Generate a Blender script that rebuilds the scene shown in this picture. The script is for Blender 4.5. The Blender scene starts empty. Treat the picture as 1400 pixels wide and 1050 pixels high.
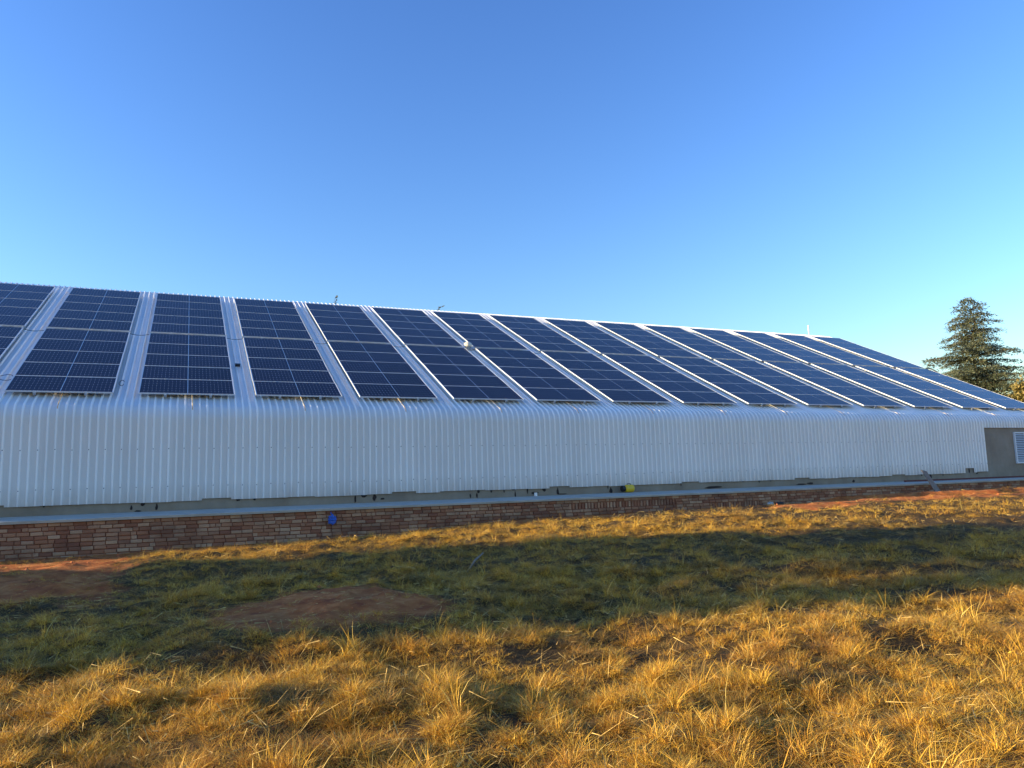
import bpy, bmesh, math, random
import numpy as np
from mathutils import Vector, Matrix

random.seed(7); RNG = np.random.default_rng(11)
SC = bpy.context.scene
COL = SC.collection
R = math.radians
ZO = 1.6                                   # eye height: every z below is measured from the eye and lifted by this

# ------------------------------------------------------------------ camera
YAW, PITCH, ROLL, FPX = R(23.84236), R(7.08996), R(-1.62028), 1021.39
fwd = Vector((math.sin(YAW)*math.cos(PITCH), math.cos(YAW)*math.cos(PITCH), math.sin(PITCH)))
rgt = Vector((math.cos(YAW), -math.sin(YAW), 0)); upv = rgt.cross(fwd)
r2 = rgt*math.cos(ROLL) + upv*math.sin(ROLL); u2 = -rgt*math.sin(ROLL) + upv*math.cos(ROLL)
cd = bpy.data.cameras.new('camera'); cam = bpy.data.objects.new('camera', cd); COL.objects.link(cam)
cam.matrix_world = Matrix(((r2.x, u2.x, -fwd.x, 0), (r2.y, u2.y, -fwd.y, 0), (r2.z, u2.z, -fwd.z, ZO), (0, 0, 0, 1)))
cd.sensor_width = 36; cd.lens = FPX/1400*36; cd.clip_start = .05; cd.clip_end = 4000
SC.camera = cam

# ------------------------------------------------------------------ light
SUN_EL, SUN_AZ = R(11.2), R(13.6)           # low sun, off to the left and slightly behind the barn
sdir = Vector((-math.cos(SUN_EL)*math.cos(SUN_AZ), math.cos(SUN_EL)*math.sin(SUN_AZ), math.sin(SUN_EL)))
W = bpy.data.worlds.new('World'); SC.world = W; W.use_nodes = True
wn = W.node_tree; bg = wn.nodes['Background']
sky = wn.nodes.new('ShaderNodeTexSky'); sky.sky_type = 'NISHITA'; sky.sun_disc = False
sky.sun_elevation = SUN_EL; sky.sun_rotation = -(R(90)-SUN_AZ)
sky.altitude = 0; sky.air_density = 1.6; sky.dust_density = .3; sky.ozone_density = 3.0
gm_ = wn.nodes.new('ShaderNodeGamma'); gm_.inputs[1].default_value = 1.4          # the phone's punchy blue
tn_ = wn.nodes.new('ShaderNodeMix'); tn_.data_type = 'RGBA'; tn_.blend_type = 'MULTIPLY'; tn_.inputs[0].default_value = 1
tn_.inputs[7].default_value = (.56, .67, 1.05, 1)
wn.links.new(sky.outputs[0], gm_.inputs[0]); wn.links.new(gm_.outputs[0], tn_.inputs[6]); wn.links.new(tn_.outputs[2], bg.inputs[0])
bg.inputs[1].default_value = .099
sl = bpy.data.lights.new('sun', 'SUN'); sl.energy = 5.0; sl.angle = R(.55); sl.color = (1.0, .79, .45)
so = bpy.data.objects.new('sun', sl); COL.objects.link(so)
so.rotation_euler = sdir.to_track_quat('Z', 'Y').to_euler(); so.location = (-60, 20, 40)
vs = SC.view_settings; vs.view_transform = 'Standard'; vs.look = 'None'; vs.gamma = 1; vs.use_curve_mapping = False
vs.exposure = 1.4

# ------------------------------------------------------------------ material helpers
def new_mat(name):
    m = bpy.data.materials.new(name); m.use_nodes = True
    nt = m.node_tree; return m, nt, nt.nodes['Principled BSDF']
def N(nt, t, **kw):
    n = nt.nodes.new(t)
    for k, v in kw.items():
        if k in n.inputs: n.inputs[k].default_value = v
        else: setattr(n, k, v)
    return n
def ramp(nt, fac, stops):
    r = nt.nodes.new('ShaderNodeValToRGB'); e = r.color_ramp.elements
    while len(e) < len(stops): e.new(.5)
    for i, (p, c) in enumerate(stops):
        e[i].position = p; e[i].color = (c[0], c[1], c[2], 1)
    nt.links.new(fac, r.inputs[0]); return r.outputs[0]
def mix(nt, fac, a, b, mode='MIX'):
    n = nt.nodes.new('ShaderNodeMix'); n.data_type = 'RGBA'; n.blend_type = mode
    for s, v in ((0, fac), (6, a), (7, b)):
        if isinstance(v, (int, float)): n.inputs[s].default_value = v
        elif isinstance(v, tuple): n.inputs[s].default_value = (v[0], v[1], v[2], 1)
        else: nt.links.new(v, n.inputs[s])
    return n.outputs[2]
def mth(nt, op, a, b=None, c=None):
    n = nt.nodes.new('ShaderNodeMath'); n.operation = op
    for i, v in enumerate((a, b, c)):
        if v is None: continue
        if isinstance(v, (int, float)): n.inputs[i].default_value = v
        else: nt.links.new(v, n.inputs[i])
    return n.outputs[0]
def noise(nt, vec, scale, detail=4, rough=.55, dist=0):
    n = N(nt, 'ShaderNodeTexNoise', Scale=scale, Detail=detail, Roughness=rough, Distortion=dist)
    if vec is not None: nt.links.new(vec, n.inputs['Vector'])
    return n.outputs['Fac']
def objco(nt): return nt.nodes.new('ShaderNodeTexCoord').outputs['Object']
def geopos(nt): return nt.nodes.new('ShaderNodeNewGeometry').outputs['Position']
def stretch(nt, vec, s):
    n = nt.nodes.new('ShaderNodeMapping'); n.inputs['Scale'].default_value = s
    nt.links.new(vec, n.inputs['Vector']); return n.outputs[0]
def bump(nt, bsdf, h, strength=.3, dist=.01):
    b = N(nt, 'ShaderNodeBump', Strength=strength, Distance=dist); nt.links.new(h, b.inputs['Height'])
    nt.links.new(b.outputs[0], bsdf.inputs['Normal'])
def plain(name, col, rough=.6, metal=0, var=.12, scale=8, bmp=0):
    m, nt, b = new_mat(name); b.inputs['Roughness'].default_value = rough; b.inputs['Metallic'].default_value = metal
    f = noise(nt, objco(nt), scale)
    c = ramp(nt, f, [(.3, tuple(x*(1-var) for x in col)), (.7, tuple(min(1, x*(1+var)) for x in col))])
    nt.links.new(c, b.inputs['Base Color'])
    if bmp: bump(nt, b, f, bmp)
    return m

# painted white roof sheeting
M_SHEET, nt, b = new_mat('white_painted_sheeting')
p = geopos(nt); oi = nt.nodes.new('ShaderNodeObjectInfo')
streak = noise(nt, stretch(nt, p, (2.2, 1.2, .5)), 1.0, 4, .5)
base = ramp(nt, streak, [(.25, (.80, .78, .75)), (.5, (.84, .82, .79)), (.8, (.86, .84, .81))])
tone = mth(nt, 'MULTIPLY_ADD', oi.outputs['Random'], .06, .96)
cc = nt.nodes.new('ShaderNodeCombineColor')
for i in range(3): nt.links.new(tone, cc.inputs[i])
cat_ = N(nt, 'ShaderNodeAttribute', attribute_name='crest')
base = mix(nt, cat_.outputs['Fac'], mix(nt, 1.0, base, (.90, .885, .865), 'MULTIPLY'), mix(nt, 1.0, base, (1.12, 1.11, 1.09), 'MULTIPLY'))   # rib light and shade painted in: pans darker, crests lighter
base = mix(nt, 1.0, base, cc.outputs[0], 'MULTIPLY')
zz = nt.nodes.new('ShaderNodeSeparateXYZ'); nt.links.new(p, zz.inputs[0])
splash = mth(nt, 'MULTIPLY', mth(nt, 'SUBTRACT', 1.0, mth(nt, 'SMOOTH_MIN', mth(nt, 'MULTIPLY', mth(nt, 'SUBTRACT', zz.outputs[2], ZO-.36), 2.2), 1.0, .2)), noise(nt, stretch(nt, p, (3, 1, 1)), 2.0, 5))
splash = mth(nt, 'MAXIMUM', splash, 0.0)
base = mix(nt, mth(nt, 'MULTIPLY', splash, .75), base, (.42, .33, .25))
nt.links.new(base, b.inputs['Base Color']); b.inputs['Roughness'].default_value = .30
b.inputs['Specular IOR Level'].default_value = .4

M_ALU = plain('aluminium_frame', (.66, .68, .70), .42, .15, .05)
M_BACK = plain('white_backsheet', (.62, .64, .66), .3, 0, .03)
M_STEEL = plain('galvanised_steel', (.45, .46, .47), .4, .8, .1)
# silicon cells behind glass
M_CELL, nt, b = new_mat('solar_cells')
o = nt.nodes.new('ShaderNodeTexCoord').outputs['Object']; sp = nt.nodes.new('ShaderNodeSeparateXYZ'); nt.links.new(o, sp.inputs[0])
cx = mth(nt, 'ABSOLUTE', mth(nt, 'SUBTRACT', mth(nt, 'FRACT', mth(nt, 'DIVIDE', sp.outputs[0], .0923)), .5))
cy = mth(nt, 'ABSOLUTE', mth(nt, 'SUBTRACT', mth(nt, 'FRACT', mth(nt, 'DIVIDE', sp.outputs[1], .1845)), .5))
lx = mth(nt, 'GREATER_THAN', cx, .468); ly = mth(nt, 'GREATER_THAN', cy, .488)
corner = mth(nt, 'GREATER_THAN', mth(nt, 'ADD', mth(nt, 'MULTIPLY', cx, .5), cy), .685)
bus = mth(nt, 'GREATER_THAN', mth(nt, 'ABSOLUTE', mth(nt, 'SUBTRACT', mth(nt, 'FRACT', mth(nt, 'DIVIDE', sp.outputs[1], .0205)), .5)), .46)
oi = nt.nodes.new('ShaderNodeObjectInfo')
cell = mix(nt, mth(nt, 'MULTIPLY', oi.outputs['Random'], .8), (.004, .007, .022), (.008, .012, .034))
cell = mix(nt, mth(nt, 'MULTIPLY', bus, .05), cell, (.10, .12, .16))
cell = mix(nt, mth(nt, 'MULTIPLY', mth(nt, 'MAXIMUM', lx, ly), .22), cell, (.30, .34, .42))
cell = mix(nt, mth(nt, 'MULTIPLY', corner, .55), cell, (.55, .58, .64))
dust = noise(nt, stretch(nt, geopos(nt), (1.5, .5, .5)), 1.0, 5)
edge_ = mth(nt, 'MULTIPLY', mth(nt, 'SUBTRACT', 1.0, mth(nt, 'MINIMUM', mth(nt, 'MULTIPLY', sp.outputs[1], 9.0), 1.0)), noise(nt, stretch(nt, geopos(nt), (6, 2, 2)), 1.0, 4))
cell = mix(nt, mth(nt, 'MULTIPLY_ADD', edge_, .10, mth(nt, 'MULTIPLY', dust, .022)), cell, (.35, .30, .24))
nt.links.new(cell, b.inputs['Base Color']); b.inputs['Roughness'].default_value = .14; b.inputs['IOR'].default_value = 1.4
b.inputs['Specular IOR Level'].default_value = .10

M_PLASTER, nt, b = new_mat('grey_cement_plaster')
p = geopos(nt)
c = ramp(nt, noise(nt, p, 1.3, 8, .65), [(.3, (.25, .185, .12)), (.55, (.34, .265, .18)), (.75, (.40, .33, .25))])
c = mix(nt, mth(nt, 'MULTIPLY', noise(nt, stretch(nt, p, (5, 1, .8)), 1.0, 5), .5), c, (.15, .14, .13))
nt.links.new(c, b.inputs['Base Color']); b.inputs['Roughness'].default_value = .9
bump(nt, b, noise(nt, p, 22, 8, .7), .5, .01)
M_CONC, nt, b = new_mat('screeded_concrete')
p = geopos(nt)
c = ramp(nt, noise(nt, p, 2.1, 8, .62), [(.3, (.32, .31, .25)), (.6, (.42, .40, .33)), (.8, (.48, .46, .38))])
c = mix(nt, mth(nt, 'MULTIPLY', ramp(nt, noise(nt, p, .9, 4), [(.55, (0,)*3), (.75, (1,)*3)]), .35), c, (.26, .16, .10))
nt.links.new(c, b.inputs['Base Color']); b.inputs['Roughness'].default_value = .85
bump(nt, b, noise(nt, p, 30, 6, .7), .4, .008)
M_CHIP = plain('exposed_dark_brick', (.035, .024, .02), .95, 0, .4, 30)
M_BRICK, nt, b = new_mat('old_stock_brick')
oi = nt.nodes.new('ShaderNodeObjectInfo'); g = nt.nodes.new('ShaderNodeNewGeometry')
rnd = mth(nt, 'FRACT', mth(nt, 'ADD', oi.outputs['Random'], mth(nt, 'MULTIPLY', g.outputs['Random Per Island'], 3.7)))
c = ramp(nt, rnd, [(0, (.24, .09, .05)), (.25, (.36, .16, .08)), (.5, (.44, .24, .13)), (.75, (.56, .38, .23)), (1, (.28, .14, .08))])
c = mix(nt, mth(nt, 'MULTIPLY', noise(nt, g.outputs['Position'], 35, 5), .55), c, (.17, .085, .05))
st = ramp(nt, noise(nt, stretch(nt, g.outputs['Position'], (1, 1, 2)), 1.1, 5, .6), [(.45, (0,)*3), (.65, (1,)*3)])
c = mix(nt, mth(nt, 'MULTIPLY', st, .55), c, (.09, .05, .035))
nt.links.new(c, b.inputs['Base Color']); b.inputs['Roughness'].default_value = .95
bump(nt, b, noise(nt, g.outputs['Position'], 60, 6, .7), .5, .006)
M_MORTAR = plain('crumbling_red_mortar', (.20, .075, .04), .95, 0, .4, 20, .4)
M_LOUVRE = plain('white_louvre_paint', (.62, .66, .70), .45, 0, .05)
M_DARK = plain('dark_interior', (.02, .025, .035), .7)
M_YEL = plain('yellow_plastic', (.72, .48, .02), .38, 0, .1)
M_BLACK = plain('black_rubber', (.012, .012, .013), .5)
M_BLUE = plain('blue_plastic_sheet', (.02, .10, .45), .4, 0, .3, 20)
M_RUSTRED = plain('dark_red_oxide_timber', (.12, .035, .03), .8, 0, .3, 14)
M_BOARD = plain('weathered_grey_board', (.20, .17, .14), .9, 0, .25, 12, .3)
M_CREAM = plain('cream_plastic', (.70, .62, .48), .5, 0, .1)
M_TAN = plain('sunlit_tan', (.75, .42, .18), .6, 0, .15, 20)
M_STRAW = plain('pale_broken_straw', (.66, .44, .13), .7, 0, .35, 40)
M_WHITE = plain('white_plastic_pipe', (.8, .8, .78), .4, 0, .04)
M_BARK = plain('rough_bark', (.09, .06, .04), .95, 0, .35, 9, .6)

def leaf_mat(name, stops, transl=.35, rough=.6):
    m = bpy.data.materials.new(name); m.use_nodes = True; nt = m.node_tree
    b = nt.nodes['Principled BSDF']; out = nt.nodes['Material Output']
    g = nt.nodes.new('ShaderNodeNewGeometry')
    c = ramp(nt, g.outputs['Random Per Island'], stops)
    nt.links.new(c, b.inputs['Base Color']); b.inputs['Roughness'].default_value = rough
    t = nt.nodes.new('ShaderNodeBsdfTranslucent'); nt.links.new(c, t.inputs[0])
    mx = nt.nodes.new('ShaderNodeMixShader'); mx.inputs[0].default_value = transl
    nt.links.new(b.outputs[0], mx.inputs[1]); nt.links.new(t.outputs[0], mx.inputs[2]); nt.links.new(mx.outputs[0], out.inputs[0])
    return m
M_NEEDLE = leaf_mat('cedar_needles', [(0, (.06, .08, .045)), (.5, (.115, .14, .085)), (1, (.18, .19, .12))], .25)
M_LEAF = leaf_mat('yellowing_leaves', [(0, (.10, .09, .02)), (.5, (.20, .16, .04)), (1, (.30, .22, .06))], .35)
M_DLEAF = leaf_mat('dark_leaves', [(0, (.03, .045, .015)), (1, (.07, .085, .03))], .2)

# ------------------------------------------------------------------ object helpers
def mesh(name, verts, faces, mat, smooth=False):
    me = bpy.data.meshes.new(name); me.from_pydata([tuple(v) for v in verts], [], [tuple(f) for f in faces]); me.update()
    if mat: me.materials.append(mat)
    if smooth: me.polygons.foreach_set('use_smooth', [True]*len(me.polygons))
    return me
def tri_mesh(name, V, mat):                 # V: (n,3,3) loose triangles
    n = len(V); me = bpy.data.meshes.new(name)
    me.vertices.add(n*3); me.loops.add(n*3); me.polygons.add(n)
    me.vertices.foreach_set('co', np.ascontiguousarray(V, dtype=np.float32).ravel())
    me.loops.foreach_set('vertex_index', np.arange(n*3, dtype=np.int32))
    me.polygons.foreach_set('loop_start', np.arange(0, n*3, 3, dtype=np.int32))
    me.polygons.foreach_set('loop_total', np.full(n, 3, dtype=np.int32))
    me.update(); me.materials.append(mat); return me
def obj(name, me, parent=None, loc=(0, 0, 0), rot=(0, 0, 0)):
    o = bpy.data.objects.new(name, me); COL.objects.link(o); o.location = loc; o.rotation_euler = rot
    if parent: o.parent = parent
    return o
def tag(o, label=None, cat=None, group=None, kind=None):
    if label: o['label'] = label
    if cat: o['category'] = cat
    if group: o['group'] = group
    if kind: o['kind'] = kind
    return o
def empty(name, loc, label, cat, group=None, rot=(0, 0, 0)):
    return tag(obj(name, None, None, loc, rot), label, cat, group)
BF = [(0, 3, 2, 1), (4, 5, 6, 7), (0, 1, 5, 4), (1, 2, 6, 5), (2, 3, 7, 6), (3, 0, 4, 7)]
def box(x0, x1, y0, y1, z0, z1):
    return [(x0, y0, z0), (x1, y0, z0), (x1, y1, z0), (x0, y1, z0), (x0, y0, z1), (x1, y0, z1), (x1, y1, z1), (x0, y1, z1)], BF
def join(parts):
    V, F = [], []
    for v, f in parts:
        k = len(V); V += list(v); F += [tuple(i+k for i in q) for q in f]
    return V, F
def tube(pts, radii, n=8, cap=True):
    V, F = [], []
    pts = [Vector(q) for q in pts]
    for i, q in enumerate(pts):
        d = (pts[min(i+1, len(pts)-1)]-pts[max(i-1, 0)]).normalized()
        a = d.cross(Vector((0, 0, 1)));
        if a.length < .05: a = d.cross(Vector((0, 1, 0)))
        a.normalize(); c = d.cross(a); r = radii[i] if hasattr(radii, '__len__') else radii
        for k in range(n):
            t = 2*math.pi*k/n; V.append(tuple(q+a*(r*math.cos(t))+c*(r*math.sin(t))))
    for i in range(len(pts)-1):
        for k in range(n):
            F.append((i*n+k, i*n+(k+1) % n, (i+1)*n+(k+1) % n, (i+1)*n+k))
    if cap: F += [tuple(range(n-1, -1, -1)), tuple(range((len(pts)-1)*n, len(pts)*n))]
    return V, F

# value noise on numpy arrays
_perm = RNG.random((256, 256))
def vnoise(x, y, s):
    x = np.asarray(x)/s+100.5; y = np.asarray(y)/s+77.3
    i = np.floor(x).astype(int); j = np.floor(y).astype(int); u = x-i; v = y-j
    u = u*u*(3-2*u); v = v*v*(3-2*v)
    g = lambda a, c: _perm[a % 256, c % 256]
    return (g(i, j)*(1-u)+g(i+1, j)*u)*(1-v)+(g(i, j+1)*(1-u)+g(i+1, j+1)*u)*v

_cr = RNG.random((3, 1024, 1024))
def cells(X, Y, s):                          # distance to the nearest clump centre and three random numbers of that clump
    x = np.asarray(X, float)/s+300; y = np.asarray(Y, float)/s+300; i0 = np.floor(x).astype(int); j0 = np.floor(y).astype(int)
    bd = np.full(x.shape, 9.0); bi = i0.copy(); bj = j0.copy()
    for di in (-1, 0, 1):
        for dj in (-1, 0, 1):
            i, j = (i0+di) % 1024, (j0+dj) % 1024
            d = np.hypot(i0+di+.1+.8*_cr[0, i, j]-x, j0+dj+.1+.8*_cr[1, i, j]-y)
            m = d < bd; bd = np.where(m, d, bd); bi = np.where(m, i, bi); bj = np.where(m, j, bj)
    return bd*s, _cr[2, bi, bj], _cr[0, bj, bi], _cr[1, bj, bi]
YB = 17.9                                   # face of the brick retaining wall
def gz(X, Y, rough=True):
    X = np.asarray(X, float); Y = np.asarray(Y, float)
    wz = np.interp(X, [-40, -12, -3.3, 1.5, 4.4, 7.8, 16.3, 28, 45], [-1.5, -1.4, -1.38, -1.33, -1.27, -1.10, -1.05, -.86, -.8])
    t = np.clip((Y-5)/12.9, 0, 1); t = t*t*(3-2*t)
    z = -1.6+(wz+1.6)*t
    if rough:
        m = np.exp(-(((X-1.6)/1.3)**2+((Y-9.2)/1.2)**2))
        near = np.clip((17.6-Y)/1.5, 0, 1)
        z = z+near*((vnoise(X, Y, 2.2)-.5)*.10+(vnoise(X, Y, .7)-.5)*.13+(vnoise(X+9, Y, .33)-.5)*.06)+(vnoise(X, Y, .23)-.5)*.03+m*.10
        cd0, st0, _, _ = cells(X, Y, .27); z = z+near*.06*st0*np.exp(-(cd0/.10)**2)
        # small wash-out channel running along the foot of the wall on the right
        yc = 18.36-(X-16.7)*.31; k = np.clip((X-15)/3, 0, 1)*np.clip((27.5-X)/2, 0, 1)
        yc = yc-.1+.12*(vnoise(X, X*0, 1.3)-.5)
        z = z-k*.17*np.exp(-((Y-yc)/.20)**2)+k*.10*np.exp(-((Y-yc-.40)/.28)**2)
    return z
def bareness(X, Y):
    m = np.exp(-((((X-1.6)/1.45)**2+((Y-9.2)/1.45)**2))**2)
    left = np.clip((.5-X)/2.0, 0, 1)*np.clip((Y-9.5)/2.5, 0, 1)*.85
    strip = np.clip((Y-16.6+.17*np.maximum(X-9, 0))/1.2, 0, 1)*.62
    wall = np.clip((Y-16.6)/.6, 0, 1)*.9
    n = vnoise(X, Y, 1.1)*.6+vnoise(X, Y, .45)*.4
    return np.clip(np.maximum.reduce([m*1.1, left+(n-.55)*.9*(left > .05), strip+(n-.5)*1.0*(strip > .05), wall])
                   + np.clip(n-.70, 0, 1)*1.5, 0, 1)

# ------------------------------------------------------------------ setting: ground
xs = np.concatenate([np.array([-900, -400, -200, -120, -80, -60, -48, -40, -32, -26, -20, -16, -12]), np.arange(-9, 34, .14), np.array([35, 37, 40, 44, 50, 60, 75, 100, 160, 300, 600, 1200])])
ys = np.concatenate([np.array([-900, -400, -150, -60, -30, -15, -8, -4]), np.arange(0, 18.3, .11), np.array([18.6, 19.5, 22, 26, 32, 40, 50, 65, 90, 140, 260, 600, 1400])])
GX, GY = np.meshgrid(xs, ys); GZ = gz(GX, GY)
far = (GX < -9) | (GX > 34) | (GY < -.1) | (GY > 18.3); GZ[far] = gz(GX[far], GY[far], False)
nx, ny = len(xs), len(ys)
idx = np.arange(nx*ny).reshape(ny, nx)
faces = np.stack([idx[:-1, :-1], idx[:-1, 1:], idx[1:, 1:], idx[1:, :-1]], -1).reshape(-1, 4)
me = bpy.data.meshes.new('ground'); me.vertices.add(nx*ny)
me.vertices.foreach_set('co', np.stack([GX, GY, GZ+ZO], -1).astype(np.float32).ravel())
me.loops.add(faces.size); me.polygons.add(len(faces))
me.loops.foreach_set('vertex_index', faces.ravel().astype(np.int32))
me.polygons.foreach_set('loop_start', np.arange(0, faces.size, 4, dtype=np.int32))
me.polygons.foreach_set('loop_total', np.full(len(faces), 4, dtype=np.int32))
me.polygons.foreach_set('use_smooth', np.ones(len(faces), dtype=bool)); me.update()
a = me.attributes.new('bare', 'FLOAT', 'POINT'); a.data.foreach_set('value', bareness(GX, GY).astype(np.float32).ravel())
M_SOIL, nt, b = new_mat('red_soil_and_litter')
p = geopos(nt); at = N(nt, 'ShaderNodeAttribute', attribute_name='bare')
soil = ramp(nt, noise(nt, p, 3.0, 8, .65), [(.3, (.25, .06, .02)), (.5, (.44, .14, .038)), (.72, (.60, .25, .08))])
lit = ramp(nt, noise(nt, stretch(nt, p, (18, 26, 18)), 1.0, 6, .75, 1.2), [(.38, (.03, .02, .010)), (.55, (.09, .055, .02)), (.70, (.26, .15, .05))])
fac = ramp(nt, mth(nt, 'ADD', at.outputs['Fac'], mth(nt, 'MULTIPLY', mth(nt, 'SUBTRACT', noise(nt, p, 2.4, 6, .7), .5), 1.2)), [(.35, (0,)*3), (.7, (1,)*3)])
c = mix(nt, fac, lit, soil)
straw = ramp(nt, noise(nt, stretch(nt, p, (9, 55, 20)), 1.0, 4, .8, 2.0), [(.60, (0,)*3), (.70, (1,)*3)])
c = mix(nt, mth(nt, 'MULTIPLY', straw, .55), c, (.60, .38, .12))
nt.links.new(c, b.inputs['Base Color']); b.inputs['Roughness'].default_value = .95; b.inputs['Specular IOR Level'].default_value = .15
bump(nt, b, noise(nt, p, 14, 8, .75), .9, .05)
me.materials.append(M_SOIL)
tag(obj('ground', me), 'uneven red soil field sloping up to the barn, partly hidden by dry grass', kind='structure')

# ------------------------------------------------------------------ barn geometry (fitted)
SLOPE = .44942; X0, PITCHX = -3.9003, 2.786
DX = [-.044, .006, .054, .063, .049, .044, -.025, -.062, -.079, -.068, -.057, -.021, -.014, .050, .02]
PW, PH, ROWP, S2 = 2.279, 1.134, 1.1514, 5.9142
YPB, ZPB = 20.76, 2.3595                    # bottom edge of the panel plane
YW = 20.21; OFF = .165
cs, sn = math.cos(SLOPE), math.sin(SLOPE)
def roofp(s, off=-OFF): return (YPB+s*cs-off*sn, ZPB+s*sn+off*cs)     # point on a plane parallel to the panels
BX0, BX1 = -12.6, 34.75
WALL_END = 29.948; RS = 12.45

def sheet_path(zb):
    P = []
    Yr, Zr = roofp(0); zc = Zr-(Yr-YW)*sn/cs
    Rb = .42; t = Rb*math.tan((math.pi/2-SLOPE)/2); zs = zc-t
    zl = [zb, zb+.02] + [zb+(zs-zb)*k for k in (.25, .5, .75)] if zs-zb > .6 else [zb]
    for z in zl: P.append((YW, z, (-1, 0)))
    tot = math.pi/2-SLOPE
    for k in range(0, 13):
        a = tot*k/12
        P.append((YW+Rb-Rb*math.cos(a), zs+Rb*math.sin(a), (-math.cos(a), math.sin(a))))
    for s in (1.5, 4, 7, 10, RS):
        y, z = roofp(s); P.append((y, z, (-sn, cs)))
    y0, z0 = roofp(RS); Rr = .62
    cyy, czz = y0+Rr*sn, z0-Rr*cs
    for k in range(1, 9):
        a = SLOPE*2*k/8; th = SLOPE-a
        P.append((cyy-Rr*math.sin(th), czz+Rr*math.cos(th), (-math.sin(th), math.cos(th))))
    return P
RIDGE_END = sheet_path(-.3)[-1]
RP = .1715
PROF = [(0, 0), (.053, 0), (.077, .037), (.096, .037), (.120, 0)]
def sheet_mesh(zb, nribs=4, name='cladding_sheet'):
    prof = [(r*RP+x, h) for r in range(nribs) for x, h in PROF]+[(nribs*RP, 0)]
    prof[-1] = (nribs*RP+.006, .0008); prof.insert(-1, (nribs*RP-.003, .0008))
    path = sheet_path(zb); V, F = [], []
    for (y, z, nn) in path:
        for (x, h) in prof: V.append((x, y+nn[0]*h, z+nn[1]*h+ZO))
    n = len(prof)
    for i in range(len(path)-1):
        for j in range(n-1):
            F.append((i*n+j, i*n+j+1, (i+1)*n+j+1, (i+1)*n+j))
    me = mesh(name, V, F, M_SHEET)
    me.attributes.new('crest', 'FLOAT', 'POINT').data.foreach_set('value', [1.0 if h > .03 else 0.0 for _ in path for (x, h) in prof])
    return me

barn = empty('metal_barn', ((BX0+BX1)/2, 26, .6), 'long white corrugated metal barn with rounded eaves under rows of solar panels', 'barn')
bloc = Vector(barn.location)
def bpart(name, me, x=0, kind=None):
    o = obj(name, me, barn, (x-bloc.x, -bloc.y, -bloc.z))
    if kind: o['kind'] = kind
    return o
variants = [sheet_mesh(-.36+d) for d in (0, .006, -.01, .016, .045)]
n_w = int((WALL_END-BX0)/.686)
sheet_x = [WALL_END-.686*(i+1) for i in range(n_w)]
for i, x in enumerate(sheet_x):
    zz_ = np.interp(x, [-4, 5, 12, 20, 30], [.0, .01, .03, .06, .03])
    if i == 1:
        continue
    v = variants[random.choice([0, 0, 1, 1, 2, 3])] if i % 7 else variants[4]
    o = bpart('cladding_sheet', v, x); o.location.z += zz_*.0
# the sheet with a cut-out above the ledge: two narrow lengths
x = sheet_x[1]
bpart('cladding_sheet', sheet_mesh(-.165, 3), x+RP*.0); bpart('cladding_sheet', sheet_mesh(-.34, 1), x+RP*3)
eave_short = sheet_mesh(1.455, 4)
for i in range(7): bpart('roof_sheet', eave_short, WALL_END+.686*i)
# back slope
yb, zb_, nb = RIDGE_END
V, F = [], []
yend = yb+(yb-YW)*.97; k = int((BX1-BX0)/RP)
for j in range(k+1):
    for x_, h in PROF:
        xx = BX0+j*RP+x_
        V += [(xx, yb+.02+sn*h, zb_+cs*h+ZO-.01), (xx, yend+sn*h, zb_-(yend-yb)*sn/cs+cs*h+ZO)]
m_ = len(V)//2
F = [(2*i, 2*i+1, 2*i+3, 2*i+2) for i in range(m_-1)]
bpart('back_roof', mesh('back_roof', V, F, M_SHEET))
# plaster walls (front, ends, back)
Yr, Zr = roofp(0)
zt = 1.6
bpart('plaster_wall', mesh('plaster_wall', *box(BX0+.1, BX1-.12, YW+.04, YW+.25, -1.2+ZO, zt+ZO), M_PLASTER))
for xa, xb in ((BX0+.1, BX0+.33), (BX1-.35, BX1-.12)):
    prof = [(YW+.252, -1.6), (YW+.252, zt-.1), (yb, RIDGE_END[1]-.16), (yend-.5, zt-.1), (yend-.5, -1.6)]
    V = [(xa, y, z+ZO) for y, z in prof]+[(xb, y, z+ZO) for y, z in prof]
    F = [(0, 1, 2, 3, 4), (9, 8, 7, 6, 5)]+[(i, (i+1) % 5+0, (i+1) % 5+5, i+5) for i in range(5)]
    bpart('gable_wall', mesh('gable_wall', V, F, M_PLASTER))
bpart('back_wall', mesh('back_wall', *box(BX0+.1, BX1-.12, yend-.5, yend-.3, -1.6+ZO, zt-.1+ZO), M_PLASTER))
# self-drilling screws along three girt lines, every second rib
parts = []
for z0 in (.92, .0):
    k = 0
    xx = WALL_END-.0835
    while xx > BX0+.3:
        if k % 2 == 0:
            jz = z0+random.uniform(-.012, .012); cx_ = xx; cy_ = YW-.037-.003
            V = [(cx_+.011*math.cos(t), cy_-d, jz+.011*math.sin(t)+ZO) for d in (-.003, .007) for t in [2*math.pi*q/6 for q in range(6)]]
            F = [(6, 7, 8, 9, 10, 11)]+[(q, (q+1) % 6, (q+1) % 6+6, q+6) for q in range(6)]
            parts.append((V, F))
        xx -= RP; k += 1
o = bpart('screws', mesh('screws', *join(parts), M_DARK), kind='stuff')
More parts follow.
